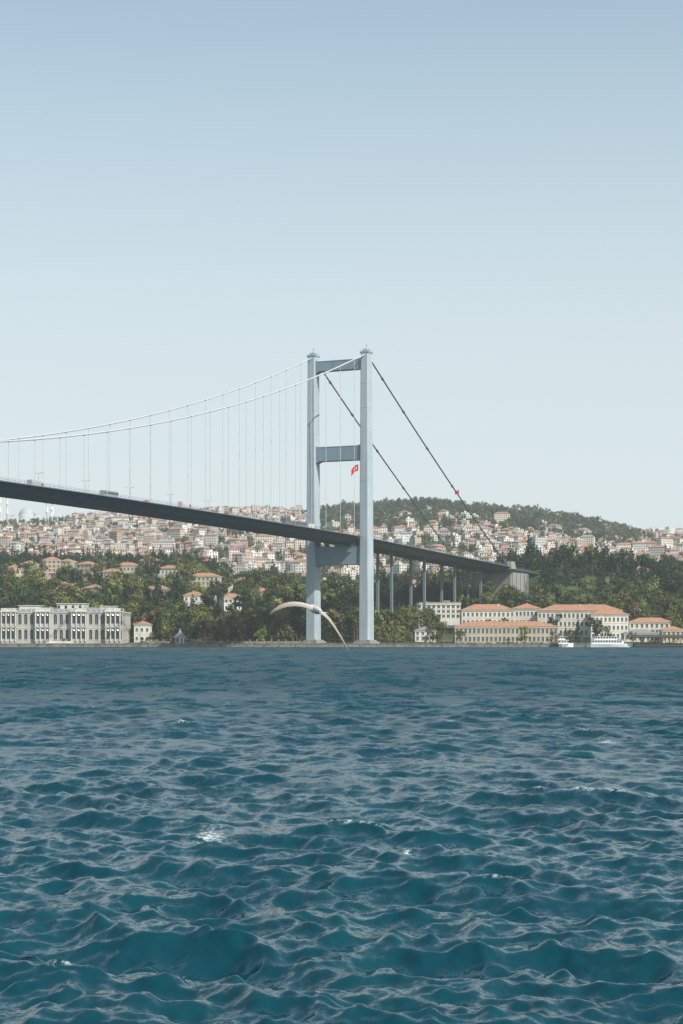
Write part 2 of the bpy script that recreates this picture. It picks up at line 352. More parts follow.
# ------------------------------------------------------------ flags
def flag(name,p,w,h,droop):
    root=new_obj(name,None,None,p)
    q=MB(); q.tube([(0,0,-h*.6),(0,0,h*1.1)],.12,6); q.lathe((0,0,h*1.1),[(0,-.1),(.25,.1),(0,.35)],8); q.obj('pole',[M_wht],root)
    def surf(u,vv,off=0): 
        x=w*u; y=.35*math.sin(u*7+vv)*u+off; z=h*(1-vv)-droop*u*u*h+.1*math.sin(u*5)
        return (x,y,z)
    q=MB(); n=12; vs=[surf(i/n,j/8) for j in range(9) for i in range(n+1)]
    q.add(vs,[(j*(n+1)+i,j*(n+1)+i+1,(j+1)*(n+1)+i+1,(j+1)*(n+1)+i) for j in range(8) for i in range(n)]); q.obj('cloth',[M_red],root,True)
    q=MB()
    for off in (-.05,.05):
        k=14; A=[];B=[]
        for i in range(k+1):
            a=R(45+270*i/k); A.append((.38+.13*math.cos(a)*h/w,.5+.23*math.sin(a)))
            a2=R(38+284*i/k); B.append((.42+.105*math.cos(a2)*h/w,.5+.185*math.sin(a2)))
        vs=[surf(*p_,off) for p_ in A]+[surf(*p_,off) for p_ in B]
        q.add(vs,[(i,i+1,k+2+i,k+1+i) for i in range(k)])
        st=[]
        for i in range(10):
            a=R(36*i+180); r_=.11 if i%2==0 else .045; st.append(surf(.60+r_*math.cos(a)*h/w,.5+r_*math.sin(a),off))
        st.append(surf(.60,.5,off)); q.add(st,[(i,(i+1)%10,10) for i in range(10)])
    q.obj('crescent_and_star',[M_wht],root); return root
fl=flag('turkish_flag',BP(-3.4,13.2,98.2),4.4,3.6,.9); fl.rotation_euler=(0,0,R(200))
f2=flag('turkish_flag',BP(140,16.5,zc(140)+1.8),3.0,2.2,.25); f2.rotation_euler=(0,0,R(190))
# ------------------------------------------------------------ buildings
FOOT=[]
def building(name,cx,cy,w,d,z0,h,floors,cols,wall,roofm=None,roofh=3.5,rot=0,trim=None,arched=False,win=(1.3,1.9),roof='hip',dcols=None,over=.7,chim=0,reg=True):
    root=new_obj(name,None,None,(cx,cy,z0),(0,0,rot))
    if reg: FOOT.append((cx,cy,max(w,d)/2+3 if rot else w/2+3,d/2+4))
    W=MB(); G=MB(); T=MB()
    dcols=dcols or max(2,int(cols*d/w)); fh=h/floors
    sides=[((-w/2,-d/2),(1,0),w,cols),((w/2,-d/2),(0,1),d,dcols),((w/2,d/2),(-1,0),w,cols),((-w/2,d/2),(0,-1),d,dcols)]
    for (ox,oy),(ux,uy),Lw,nc in sides:
        nxn,nyn=uy,-ux
        def P(u,z,o=0): return (ox+ux*u+nxn*o,oy+uy*u+nyn*o,z)
        cw=Lw/nc
        W.add([P(0,-6),P(Lw,-6),P(Lw,0),P(0,0)],[(0,1,2,3)])
        for fl_ in range(floors):
            for c in range(nc):
                a=c*cw; e_=a+cw; zb=fl_*fh; zt=zb+fh
                ww=min(win[0],cw*.62); wh=min(win[1],fh*.66); wa=a+(cw-ww)/2; wb=wa+ww; za=zb+fh*.24; zz=za+wh
                W.add([P(a,zb),P(e_,zb),P(e_,za),P(a,za)],[(0,1,2,3)]); W.add([P(a,zz),P(e_,zz),P(e_,zt),P(a,zt)],[(0,1,2,3)])
                W.add([P(a,za),P(wa,za),P(wa,zz),P(a,zz)],[(0,1,2,3)]); W.add([P(wb,za),P(e_,za),P(e_,zz),P(wb,zz)],[(0,1,2,3)])
                dp=-.3
                W.add([P(wa,za),P(wb,za),P(wb,za,dp),P(wa,za,dp),P(wa,zz),P(wb,zz),P(wb,zz,dp),P(wa,zz,dp)],[(0,1,2,3),(7,6,5,4),(0,3,7,4),(1,5,6,2)])
                G.add([P(wa,za,dp),P(wb,za,dp),P(wb,zz,dp),P(wa,zz,dp)],[(0,1,2,3)])
                mc=(wa+wb)/2
                T.add([P(mc-.05,za,dp+.05),P(mc+.05,za,dp+.05),P(mc+.05,zz,dp+.05),P(mc-.05,zz,dp+.05)],[(0,1,2,3)])
                if arched:
                    n=6; arc=[P(mc+ww/2*1.25*math.cos(math.pi*k/n),zz-.1+ww*.55*math.sin(math.pi*k/n),.18) for k in range(n+1)]
                    G.add([P(mc+ww/2*math.cos(math.pi*k/n),zz+.003+ww*.42*math.sin(math.pi*k/n),.02) for k in range(n+1)],[tuple(range(n+1))])
                    arc2=[P(mc+ww/2*math.cos(math.pi*k/n),zz+ww*.42*math.sin(math.pi*k/n),.18) for k in range(n+1)]
                    T.add(arc+arc2,[(k,k+1,n+2+k,n+1+k) for k in range(n)])
                bx=Vector(P(mc,za-.1,.1)); T.box(bx,(ww+.4 if ux else .25,ww+.4 if uy else .25,.16))
            if fl_>0:
                T.box(P(Lw/2,fl_*fh,.06),(Lw+.2 if ux else .18,Lw+.2 if uy else .18,.3))
    T.box((0,0,h+.15),(w+.9,d+.9,.55)); T.box((0,0,h-.35),(w+.5,d+.5,.3))
    ob=h+.43
    Rf=MB()
    if roof=='hip':
        ww,dd=w/2+over,d/2+over; rx=max(0,ww-dd); ry=max(0,dd-ww)
        Rf.add([(-ww,-dd,ob),(ww,-dd,ob),(ww,dd,ob),(-ww,dd,ob),(-rx,-ry,ob+roofh),(rx,ry,ob+roofh)],
            [(0,1,5,4),(2,3,4,5),(1,2,5),(3,0,4),(3,2,1,0)] if rx>=ry else [(0,1,4),(2,3,5),(1,2,5,4),(3,0,4,5),(3,2,1,0)])
        Rf.tube([(-rx,-ry,ob+roofh),(rx,ry,ob+roofh)] if rx+ry>.5 else [(-.3,0,ob+roofh),(.3,0,ob+roofh)],.18,5)
    else:
        for (sx,sy,lx,ly) in ((0,-d/2,w,.35),(0,d/2,w,.35),(-w/2,0,.35,d-.8),(w/2,0,.35,d-.8)): Rf.box((sx,sy,ob+.5),(lx,ly,1.0))
        Rf.box((0,0,ob+.06),(w-.5,d-.5,.12)); Rf.box((w*.2,0,ob+1.1),(w*.15,d*.3,2)); Rf.box((-w*.25,0,ob+.8),(2,2,1.3))
    W.obj('walls',[wall],root); G.obj('windows',[M_glass],root); T.obj('trim',[trim or M_white],root); Rf.obj('roof',[roofm or M_tile],root)
    if chim:
        C=MB()
        for i in range(chim):
            x=-w/2+w*(i+.7)/(chim+.4); C.box((x,(-1)**i*d*.12,ob+roofh*.6),(1,.9,2.6)); C.box((x,(-1)**i*d*.12,ob+roofh*.6+1.4),(1.25,1.15,.25))
        C.obj('chimneys',[wall],root)
    D_=MB(); D_.box((w*.02,-d/2-.12,1.15),(1.5,.18,2.3)); D_.box((w*.02,-d/2-.25,2.4),(2.1,.5,.18)); D_.obj('door',[M_dark],root)
    return root
def X(px,D): return (px-341.5)*D/F
pal=building('waterfront_palace',X(66,1047),1047,69,36,2.2,17.0,2,21,M_stone,M_lead,2.6,trim=M_stonel,arched=True,win=(1.75,4.8),over=.2,chim=4)
q=MB()
for sx,bw in ((-29,8.6),(-10,8.6),(10,8.6),(29,8.6)):
    q.box((sx,-19.2,8.4),(8.6,2.4,17.2),1); q.box((sx,-19.4,17.5),(9.6,3.1,.7),0); q.box((sx,-19.2,18.6),(8.2,2.6,1.6),0)
    for c in (-3.9,-1.35,1.35,3.9):
        for z in (1,9.6): q.lathe((sx+c,-20.8,z),[(.45,0),(.45,.4),(.32,.6),(.28,6.6),(.42,6.9),(.45,7.3)],8)
    for c in (-2.6,0,2.6):
        for z in (2.4,10.9): q.box((sx+c,-20.43,z+2.2),(1.5,.12,4.4),2); q.lathe((sx+c,-20.43,z+4.4),[(.75,0),(.55,.5),(0,.75)],8,2)
    q.box((sx,-20.6,8.9),(9.0,.8,.5),0)
for i in range(24): q.box((-34.4+i*3,-18.2,18.3),(.5,.5,1.4),0)
q.box((0,-18.2,19.0),(70,.5,.2),0)
for i in range(4): q.box((0,-21.2-i*.5,.9-i*.3),(12+i*1.2,1.0,.3),0)
q.obj('bays_and_columns',[M_stonel,M_stone,M_glass],pal)
q=MB(); q.box((4,0,20.2),(16,14,3.2),0); q.box((4,0,22.1),(17,15,.4),0); q.box((-20,2,19.8),(12,12,2.4),0); q.box((-20,2,21.1),(13,13,.3),0); q.box((24,2,19.6),(9,10,2.2),0); q.box((24,2,20.8),(10,11,.3),0)
for c in (-3,1,5,9): q.box((c,-7.04,20.2),(1.4,.1,1.8),1)
q.obj('attic',[M_stonel,M_glass],pal)
building('palace_annex',X(143,1062),1062,9,12,2.5,10,2,3,M_white,M_tile,2,trim=M_white)
q=MB(); q.box((0,0,1.2),(92,.6,3.6)); 
for i in range(24): q.box((-46+i*4,-.1,1.5),(.8,.8,4.6)); q.box((-46+i*4,-.1,3.9),(1.1,1.1,.25))
q.obj('garden_wall',[mat('old_wall_stone',(.22,.20,.16),.9,noise=.5,nscale=.35)],loc=(X(232,1031),1031,0.2))
kr=new_obj('waterside_kiosk',None,None,(X(180,1029),1029,1.7)); q=MB()
q.lathe((0,0,0),[(3.2,0),(3.2,3.6),(3.5,3.7)],8); q.obj('walls',[M_stonel],kr); q=MB(); q.lathe((0,0,3.7),[(3.9,0),(2.8,.9),(1.5,2.2),(.7,3.6),(0,5.2)],8); q.obj('tent_roof',[M_lead],kr)
q=MB()
for i in range(8):
    a=math.pi/8+i*math.pi/4; q.box((3.0*math.cos(a),3.0*math.sin(a),1.9),(.3,1.2,2.4),ax=(Vector((math.cos(a),math.sin(a),0)),Vector((-math.sin(a),math.cos(a),0)),UZ))
q.obj('windows',[M_glass],kr)
M_scream=mat('barracks_render',(.43,.39,.325),.9,noise=.18,nscale=.3,streak=True)
M_offw=mat('offwhite_render',(.62,.59,.53),.9,noise=.14,nscale=.3,streak=True)
building('barracks_building',X(505,1052),1052,58,18,2.0,9.0,2,24,M_scream,M_tile,3.0,win=(1.25,2.5),trim=M_offw,chim=3)
building('barracks_building',X(580,1112),1112,50,20,6,15.0,3,20,M_offw,M_tile,3.6,win=(1.2,2.4),trim=M_offw,chim=3,rot=R(-8))
building('barracks_building',X(527,1130),1130,18,22,7,15.4,3,8,M_offw,M_tile,3.4,win=(1.2,2.4),trim=M_offw,rot=R(-8))
building('barracks_building',X(487,1128),1128,32,16,8,13.6,3,12,M_offw,M_tile,3.4,win=(1.2,2.2),trim=M_offw,chim=2)
building('barracks_building',X(608,1096),1096,22,14,4,14.5,3,9,M_white,M_tile,3.0,win=(1.2,2.2),trim=M_offw)
building('modern_office',X(438,1152),1152,27,16,17,8.8,3,9,M_white,M_conc,1,win=(2.0,1.6),roof='flat')
building('waterside_house',X(425,1070),1070,12,10,3,6,2,4,M_white,M_lead,2)
building('waterside_house',X(650,1120),1120,27,14,7,7,2,9,M_offw,M_tile,2.8,trim=M_offw)
building('waterside_house',X(640,1075),1075,20,12,3,4.2,1,8,M_white,M_lead,2.0)
building('waterside_house',X(672,1060),1060,13,10,3,6,2,5,M_cream,M_tile,2.2)
for px,D,w,h,mm in ((205,1330,22,10,M_cream),(222,1300,12,9,M_white),(52,1480,14,13,M_pink),(68,1500,11,12,M_cream),(30,1440,13,10,M_pink),(128,1420,18,9,M_cream),(112,1360,15,8,M_white),(158,1250,14,8,M_pink),(88,1450,14,10,M_pink),(245,1420,15,9,M_white),(275,1500,14,10,M_cream),(300,1480,12,9,M_white),(195,1200,13,8,M_white),(15,1390,13,9,M_cream),(150,1520,17,10,M_white),(180,1500,14,8,M_cream),(415,1400,14,9,M_white),(470,1430,13,9,M_pink),(590,1440,13,9,M_white),(640,1400,14,9,M_cream),(232,1190,15,8,M_white),(170,1380,16,9,M_white),(330,1420,14,8,M_cream),(60,1290,14,8,M_cream),(262,1300,15,8,M_cream),(95,1250,12,8,M_white)):
    x=X(px,D); building('hillside_house',x,D,w,11,H(x,D)+2.5,h,max(2,int(h/3.2)),max(3,int(w/3)),mm,M_tile,2.4,rot=R(random.uniform(-25,25)))
# ------------------------------------------------------------ distant town (one mass)
wallc=[(.60,.575,.52),(.66,.64,.60),(.58,.52,.44),(.52,.41,.34),(.60,.53,.45),(.45,.44,.42),(.67,.63,.56),(.60,.49,.42),(.66,.64,.60),(.50,.36,.29),(.62,.55,.43),(.68,.67,.64)]
roofc=[(.32,.165,.115),(.36,.20,.14),(.30,.17,.13),(.30,.21,.175),(.3,.29,.28),(.35,.22,.165)]
tv=[];tf=[];tc=[];tu=[];tm=[]
def face(ids,c,uv,mi): tf.append(ids); tc.extend([(*c,1)]*len(ids)); tu.extend(uv); tm.append(mi)
def house(x,y,z,w,d,h,rot,wc,rc,hip):
    ca,sa=math.cos(rot),math.sin(rot)
    def P(a,b_,c): return (x+a*ca-b_*sa,y+a*sa+b_*ca,z+c)
    b0=len(tv); c4=[(-w/2,-d/2),(w/2,-d/2),(w/2,d/2),(-w/2,d/2)]
    for zz in (-8,h):
        for a,b_ in c4: tv.append(P(a,b_,zz))
    for k in range(4):
        k2=(k+1)%4; L_=w if k%2==0 else d
        face((b0+k,b0+k2,b0+4+k2,b0+4+k),wc,[(0,-8),(L_,-8),(L_,h),(0,h)],0)
    b1=len(tv)
    if hip:
        o=.6; c5=[(-w/2-o,-d/2-o),(w/2+o,-d/2-o),(w/2+o,d/2+o),(-w/2-o,d/2+o)]
        for a,b_ in c5: tv.append(P(a,b_,h+.01))
        rx=max(0,w/2-d/2); tv.append(P(-rx,0,h+2.6)); tv.append(P(rx,0,h+2.6))
        for ids in ((0,1,5,4),(2,3,4,5),(1,2,5),(3,0,4)): face(tuple(b1+i for i in ids),rc,[(0,0)]*len(ids),1)
    else:
        face((b0+4,b0+5,b0+6,b0+7),(.35,.34,.32),[(0,0)]*4,1)
        for a,b_ in ((-w*.2,-d*.1),(-w*.2+3,-d*.1),(-w*.2+3,d*.2),(-w*.2,d*.2)): tv.append(P(a,b_,h)); 
        for a,b_ in ((-w*.2,-d*.1),(-w*.2+3,-d*.1),(-w*.2+3,d*.2),(-w*.2,d*.2)): tv.append(P(a,b_,h+2.4))
        for k in range(4): face((b1+k,b1+(k+1)%4,b1+4+(k+1)%4,b1+4+k),wc,[(0,0)]*4,1)
        face((b1+4,b1+5,b1+6,b1+7),rc,[(0,0)]*4,1)
placed={}
cnt=0
for i in range(13000):
    y=random.uniform(1720,3700); x=random.uniform(-.26,.26)*y; px=341.5+x/y*F
    dens=.72
    if 310<px<640:
        if y>2850: dens=.02
        elif y>2450: dens=.3
    if y>3250: dens*=.5 if px>600 or px<300 else 0
    if px<75 and y>3050: dens=0
    if px>=310 and px<=420: dens*=.6
    dens*=1 if fn(x,y,1/90.,21)>-.10 else .10
    if random.random()>dens: continue
    kx,ky=int(x//14.5),int(y//17)
    if (kx,ky) in placed: continue
    placed[(kx,ky)]=1; cnt+=1
    w=random.uniform(8,13.5); h=random.choice([6,8,9,9,12,12,15])
    if random.random()<.03: w*=1.8; h=random.choice([9,15,20])
    kf=random.uniform(.75,1.1); wc=[c*kf for c in random.choice(wallc)]
    house(x,y,H(x,y),w,random.uniform(8,12),h,round(random.gauss(0,.35),2)+(.25 if fn(x,y,1/300.,2)>0 else -.3),wc,[c*random.uniform(.9,1.1) for c in random.choice(roofc)],random.random()<.62)
print('town',cnt)
me=bpy.data.meshes.new('distant_town'); me.from_pydata(tv,[],tf)
ca=me.color_attributes.new('col','FLOAT_COLOR','CORNER'); ca.data.foreach_set('color',np.array(tc,dtype=np.float32).ravel())
uvl=me.uv_layers.new(name='UVMap'); uvl.data.foreach_set('uv',np.array(tu,dtype=np.float32).ravel())
for kind in (0,1):
    m=bpy.data.materials.new('town_wall' if kind==0 else 'town_roof'); m.use_nodes=True; nt=m.node_tree; b=nt.nodes['Principled BSDF']; b.inputs['Roughness'].default_value=.9; b.inputs['Specular IOR Level'].default_value=.1
    a=nt.nodes.new('ShaderNodeAttribute'); a.attribute_name='col'
    if kind==0:
        uv=nt.nodes.new('ShaderNodeUVMap'); sp=nt.nodes.new('ShaderNodeSeparateXYZ'); nt.links.new(uv.outputs[0],sp.inputs[0])
        def rng(out,per,lo,hi):
            d_=nt.nodes.new('ShaderNodeMath'); d_.operation='DIVIDE'; d_.inputs[1].default_value=per; nt.links.new(out,d_.inputs[0])
            fr=nt.nodes.new('ShaderNodeMath'); fr.operation='FRACT'; nt.links.new(d_.outputs[0],fr.inputs[0])
            g1=nt.nodes.new('ShaderNodeMath'); g1.operation='GREATER_THAN'; g1.inputs[1].default_value=lo; nt.links.new(fr.outputs[0],g1.inputs[0])
            g2=nt.nodes.new('ShaderNodeMath'); g2.operation='LESS_THAN'; g2.inputs[1].default_value=hi; nt.links.new(fr.outputs[0],g2.inputs[0])
            mm=nt.nodes.new('ShaderNodeMath'); mm.operation='MULTIPLY'; nt.links.new(g1.outputs[0],mm.inputs[0]); nt.links.new(g2.outputs[0],mm.inputs[1]); return mm.outputs[0]
        u_=rng(sp.outputs[0],2.9,.28,.72); v_=rng(sp.outputs[1],3.0,.3,.8)
        mm=nt.nodes.new('ShaderNodeMath'); mm.operation='MULTIPLY'; nt.links.new(u_,mm.inputs[0]); nt.links.new(v_,mm.inputs[1])
        mx=nt.nodes.new('ShaderNodeMix'); mx.data_type='RGBA'; nt.links.new(mm.outputs[0],mx.inputs['Factor']); nt.links.new(a.outputs['Color'],mx.inputs['A']); mx.inputs['B'].default_value=(.06,.07,.08,1)
        nt.links.new(mx.outputs['Result'],b.inputs['Base Color'])
    else: nt.links.new(a.outputs['Color'],b.inputs['Base Color'])
    me.materials.append(m)
me.polygons.foreach_set('material_index',tm); me.update(); new_obj('distant_town',me)
# ------------------------------------------------------------ hilltop mosque
D=3520; mxp=X(27,D); zb=H(mxp,D)
mos=new_obj('hilltop_mosque',None,None,(mxp,D,zb-16)); M_mos=mat('mosque_marble',(.60,.595,.575),.8,noise=.08,nscale=.05); M_dome=mat('mosque_lead_dome',(.38,.40,.41),.7,noise=.1,nscale=.05)
q=MB(); q.box((0,0,12),(78,70,26)); q.box((0,0,29),(52,52,10)); q.box((0,-40,8),(92,16,18))
for i in range(12): q.box((-38+i*7,-35.3,14),(1.2,1.2,24))
q.obj('prayer_hall',[M_mos],mos)
q=MB(); dome=lambda c,r,n=24: q.lathe(c,[(r*1.03,-r*.25),(r*1.03,0)]+[(r*math.cos(a),r*math.sin(a)) for a in np.linspace(0,math.pi/2,9)]+[(.15,r+2)],n)
dome((0,0,37),16); 
for a,b_ in ((22,0),(-22,0),(0,-22),(0,22)): dome((a,b_,29),12)
for a in (-1,1):
    for b_ in (-1,1): dome((a*29,b_*26,26),7.5); dome((a*20,b_*20,34),3.5,12)
q.obj('domes',[M_dome],mos,True)
q=MB()
for a,b_,h in ((-44,-36,88),(44,-36,88),(-44,36,92),(44,36,92),(-58,-70,66),(58,-70,66)):
    q.lathe((a,b_,0),[(3,0),(3,18),(2,22),(1.9,h*.45),(3,h*.47),(3,h*.49),(1.8,h*.49),(1.7,h*.65),(2.7,h*.67),(2.7,h*.69),(1.5,h*.69),(1.4,h*.84),(1.9,h*.85),(.2,h),(0,h+3)],12)
q.obj('minarets',[M_mos],mos,True)
# ------------------------------------------------------------ trees
def leafmat(name,cols,rough=.8):
    m=bpy.data.materials.new(name); m.use_nodes=True; nt=m.node_tree; b=nt.nodes['Principled BSDF']; b.inputs['Roughness'].default_value=rough; b.inputs['Specular IOR Level'].default_value=.15
    oi=nt.nodes.new('ShaderNodeObjectInfo'); r=nt.nodes.new('ShaderNodeValToRGB'); r.color_ramp.interpolation='LINEAR'
    e=r.color_ramp.elements; e[0].color=(*cols[0],1); e[1].color=(*cols[-1],1); 
    for i,c in enumerate(cols[1:-1]): x=e.new((i+1)/(len(cols)-1)); x.color=(*c,1)
    a=nt.nodes.new('ShaderNodeAttribute'); a.attribute_name='lv'
    mr=nt.nodes.new('ShaderNodeMapRange'); mr.inputs[3].default_value=.38; mr.inputs[4].default_value=1.65; nt.links.new(a.outputs['Fac'],mr.inputs[0])
    sc=nt.nodes.new('ShaderNodeVectorMath'); sc.operation='SCALE'; nt.links.new(oi.outputs['Random'],r.inputs[0]); nt.links.new(r.outputs[0],sc.inputs[0]); nt.links.new(mr.outputs[0],sc.inputs['Scale']); nt.links.new(sc.outputs[0],b.inputs['Base Color'])
    return m
L_dec=leafmat('spring_foliage',[(.045,.072,.024),(.10,.13,.034),(.058,.088,.027),(.145,.155,.042),(.04,.06,.022),(.10,.112,.04),(.16,.135,.062),(.062,.095,.03)])
L_spr=leafmat('fresh_spring_foliage',[(.13,.165,.042),(.17,.185,.052),(.105,.14,.038),(.21,.20,.085)])
L_con=leafmat('conifer_foliage',[(.017,.034,.018),(.028,.047,.022),(.02,.04,.019),(.036,.054,.025)])
L_rust=leafmat('rust_foliage',[(.17,.10,.075),(.19,.13,.08),(.15,.11,.09)])
def tree_mesh(name,kind,seed,lm):
    rg=random.Random(seed); q=MB(); lv=[]
    if kind=='dec':
        h=rg.uniform(10,13); q.tube([(0,0,-1),(rg.uniform(-.2,.2),0,h*.3),(rg.uniform(-.5,.5),rg.uniform(-.4,.4),h*.75)],.4,6,0,.1)
        cl=[]
        for i in range(11):
            a=rg.uniform(0,6.28); rr=rg.uniform(.8,3.9); z=rg.uniform(.3,.93)*h; rr*=1-.55*max(0,(z/h-.6)/.4)
            cl.append((rr*math.cos(a),rr*math.sin(a),z,rg.uniform(1.1,2.1)))
        cl.append((0,0,h*.85,1.8))
        for c in cl[:7]: q.tube([(0,0,h*.28),(c[0]*.6,c[1]*.6,c[2]*.8),(c[0],c[1],c[2])],.14,4,0,.03)
        nl=56; sz=(.5,.9)
    elif kind=='con':
        h=rg.uniform(12,16); q.tube([(0,0,-1),(0,0,h*.95)],.3,6,0,.05); cl=[]
        n=13
        for i in range(n):
            t=i/(n-1); z=h*(.14+.84*t); rr=(1-t)*2.9+.25
            for j in range(3 if t<.8 else 1):
                a=rg.uniform(0,6.28); cl.append((rr*.6*math.cos(a),rr*.6*math.sin(a),z-rr*.1,rr*.5+.25))
        nl=20; sz=(.45,.85)
    elif kind=='pine':
        h=rg.uniform(11,14); q.tube([(0,0,-1),(.3,0,h*.5),(rg.uniform(-.6,.6),.2,h*.9)],.34,6,0,.1); cl=[]
        for i in range(12):
            a=rg.uniform(0,6.28); rr=rg.uniform(.3,3.8); z=h*rg.uniform(.68,1.0)-rr*.25; cl.append((rr*math.cos(a),rr*math.sin(a),z,rg.uniform(.9,1.5)))
        for c in cl[:7]: q.tube([(.2,0,h*.55),(c[0],c[1],c[2]-.3)],.13,4,0,.04)
        nl=48; sz=(.45,.8)
    else:
        h=rg.uniform(11,15); q.tube([(0,0,-1),(0,0,h*.9)],.25,6,0,.05); cl=[(rg.uniform(-.2,.2),rg.uniform(-.2,.2),h*(.1+.87*i/14),.95*math.sin(math.pi*min(1,.18+.8*i/14))+.12) for i in range(15)]; nl=40; sz=(.35,.65)
    lv=[.5]*len(q.f)
    for (cx,cy,cz,cr) in cl:
        tone=rg.uniform(.1,.9)
        for i in range(nl):
            d=Vector((rg.gauss(0,1),rg.gauss(0,1),rg.gauss(0,.8))).normalized()*cr*(rg.random()**.45)*rg.choice([1,1,1,1.25])
            p=Vector((cx,cy,cz))+d; nrm=(d.normalized()*1.3+Vector((rg.uniform(-.6,.6),rg.uniform(-.6,.6),rg.uniform(-.2,1)))).normalized()
            a=nrm.orthogonal().normalized(); b_=nrm.cross(a); s1=rg.uniform(*sz)*.5; s2=s1*rg.uniform(.6,1)
            q.add([p-a*s1,p-b_*s2,p+a*s1,p+b_*s2],[(0,1,2,3)],1); lv.append(min(1,max(0,tone+rg.uniform(-.25,.25))))
    me=bpy.data.meshes.new(name); me.from_pydata(q.v,[],q.f); me.materials.append(M_bark); me.materials.append(lm); me.polygons.foreach_set('material_index',q.m)
    at=me.attributes.new('lv','FLOAT','FACE'); at.data.foreach_set('value',lv); me.update(); return me
DEC=[tree_mesh('deciduous_tree',"dec",i,L_dec) for i in range(6)]; CON=[tree_mesh('conifer_tree','con',20+i,L_con) for i in range(3)]
SPR=[tree_mesh('spring_tree',"dec",60+i,L_spr) for i in range(3)]
PIN=[tree_mesh('stone_pine','pine',30+i,L_con) for i in range(3)]; CYP=[tree_mesh('cypress','cyp',40+i,L_con) for i in range(2)]; RUS=[tree_mesh('judas_tree','dec',50+i,L_rust) for i in range(2)]
root_near=new_obj('hillside_trees'); root_far=new_obj('distant_hill_woods')
def ok(x,y,mg=0):
    for cx,cy,a,b_ in FOOT:
        if abs(x-cx)<a+mg and abs(y-cy)<b_+mg: return False
        if b_<11 and abs(x/y-cx/cy)*cy<a-4 and cy-48<y<cy and y>1120: return False
    d=Vector((x,y,0))-T0; s=d.dot(Dv); c=d.dot(Cv)
    if -30<s<14 and abs(c)<28: return False
    if 14<=s<300 and abs(c)<22 and H(x,y)+17>zdeck(s)-3: return False
    return True
def put(x,y,sc,me,root):
    o=bpy.data.objects.new('tree',me); COL.objects.link(o); o.parent=root
    o.location=(x,y,H(x,y)-.3); o.rotation_euler=(random.uniform(-.05,.05),random.uniform(-.05,.05),random.uniform(0,6.28)); o.scale=(sc*random.uniform(.9,1.15),sc*random.uniform(.9,1.15),sc*random.uniform(.85,1.2))
nt_=0
for i in range(5600):
    y=1031+720*random.random()**1.1; x=random.uniform(-.215,.215)*y*1.06; px=341.5+x/y*F
    if not ok(x,y,1): continue
    if y<1185 and px>445 and px<690 and random.random()<.85: continue
    if y<1064 and (px<150) : continue
    if y<1058 and 370<px<460 and random.random()<.6: continue
    cn=fn(x,y,1/80.,40)
    pc=.27+cn*2.0
    if px<215 and y>1500: pc=.95
    if px>515 and y>1250: pc+=.40
    rr=random.random()
    if fn(x,y,1/60.,77)<-.22 and y>1150 and pc<.9: continue
    if rr<pc: me=random.choice(CON+PIN+PIN+CYP)
    elif random.random()<.035 : me=random.choice(RUS)
    elif fn(x,y,1/40.,90)>.14 and random.random()<.8: me=random.choice(SPR)
    else: me=random.choice(DEC)
    sc=random.choice([.7,.85,1,1,1.2,1.45])*random.uniform(.9,1.15)*1.08
    if px<215 and y>1500: sc=random.uniform(.95,1.4); me=random.choice(CON+PIN+CYP) if random.random()<.92 else me
    if y<1050: sc*=.75
    if px>380 and y<1200: sc*=.8
    put(x,y,sc,me,root_near); nt_+=1
for i in range(9500):
    y=random.uniform(1750,3680); x=random.uniform(-.23,.23)*y; px=341.5+x/y*F
    wood=(y>2450 and 310<px<640)
    if not wood and random.random()<.42: continue
    if (int(x//14.5),int(y//17)) in placed: continue
    put(x,y,random.uniform(.7,1.25)*(1.2 if wood else .9),random.choice(DEC+PIN+CON if not wood else DEC+PIN+PIN),root_far); nt_+=1
print('trees',nt_)
q=MB()
for i in range(420):
    px=random.uniform(-20,720); 
    if px<150: continue
    D=random.uniform(1026,1036); x=X(px,D); 
    if not ok(x,D): continue
    r_=random.uniform(.5,1.4)
    for j in range(34):
        d=Vector((random.gauss(0,1),random.gauss(0,1),abs(random.gauss(0,.8)))).normalized()*r_*random.random()**.4; p=Vector((x,D,1.7))+d
        a=Vector((random.gauss(0,1),random.gauss(0,1),random.gauss(0,1))).normalized(); b_=a.orthogonal().normalized(); s1=random.uniform(.15,.35)
        q.add([p-a*s1,p-b_*s1,p+a*s1,p+b_*s1],[(0,1,2,3)]); 
me=bpy.data.meshes.new('shoreline_shrubs'); me.from_pydata(q.v,[],q.f); me.materials.append(L_dec); at=me.attributes.new('lv','FLOAT','FACE'); at.data.foreach_set('value',np.repeat(np.random.rand(len(q.f)//34+1),34)[:len(q.f)]); new_obj('shoreline_shrubs',me)
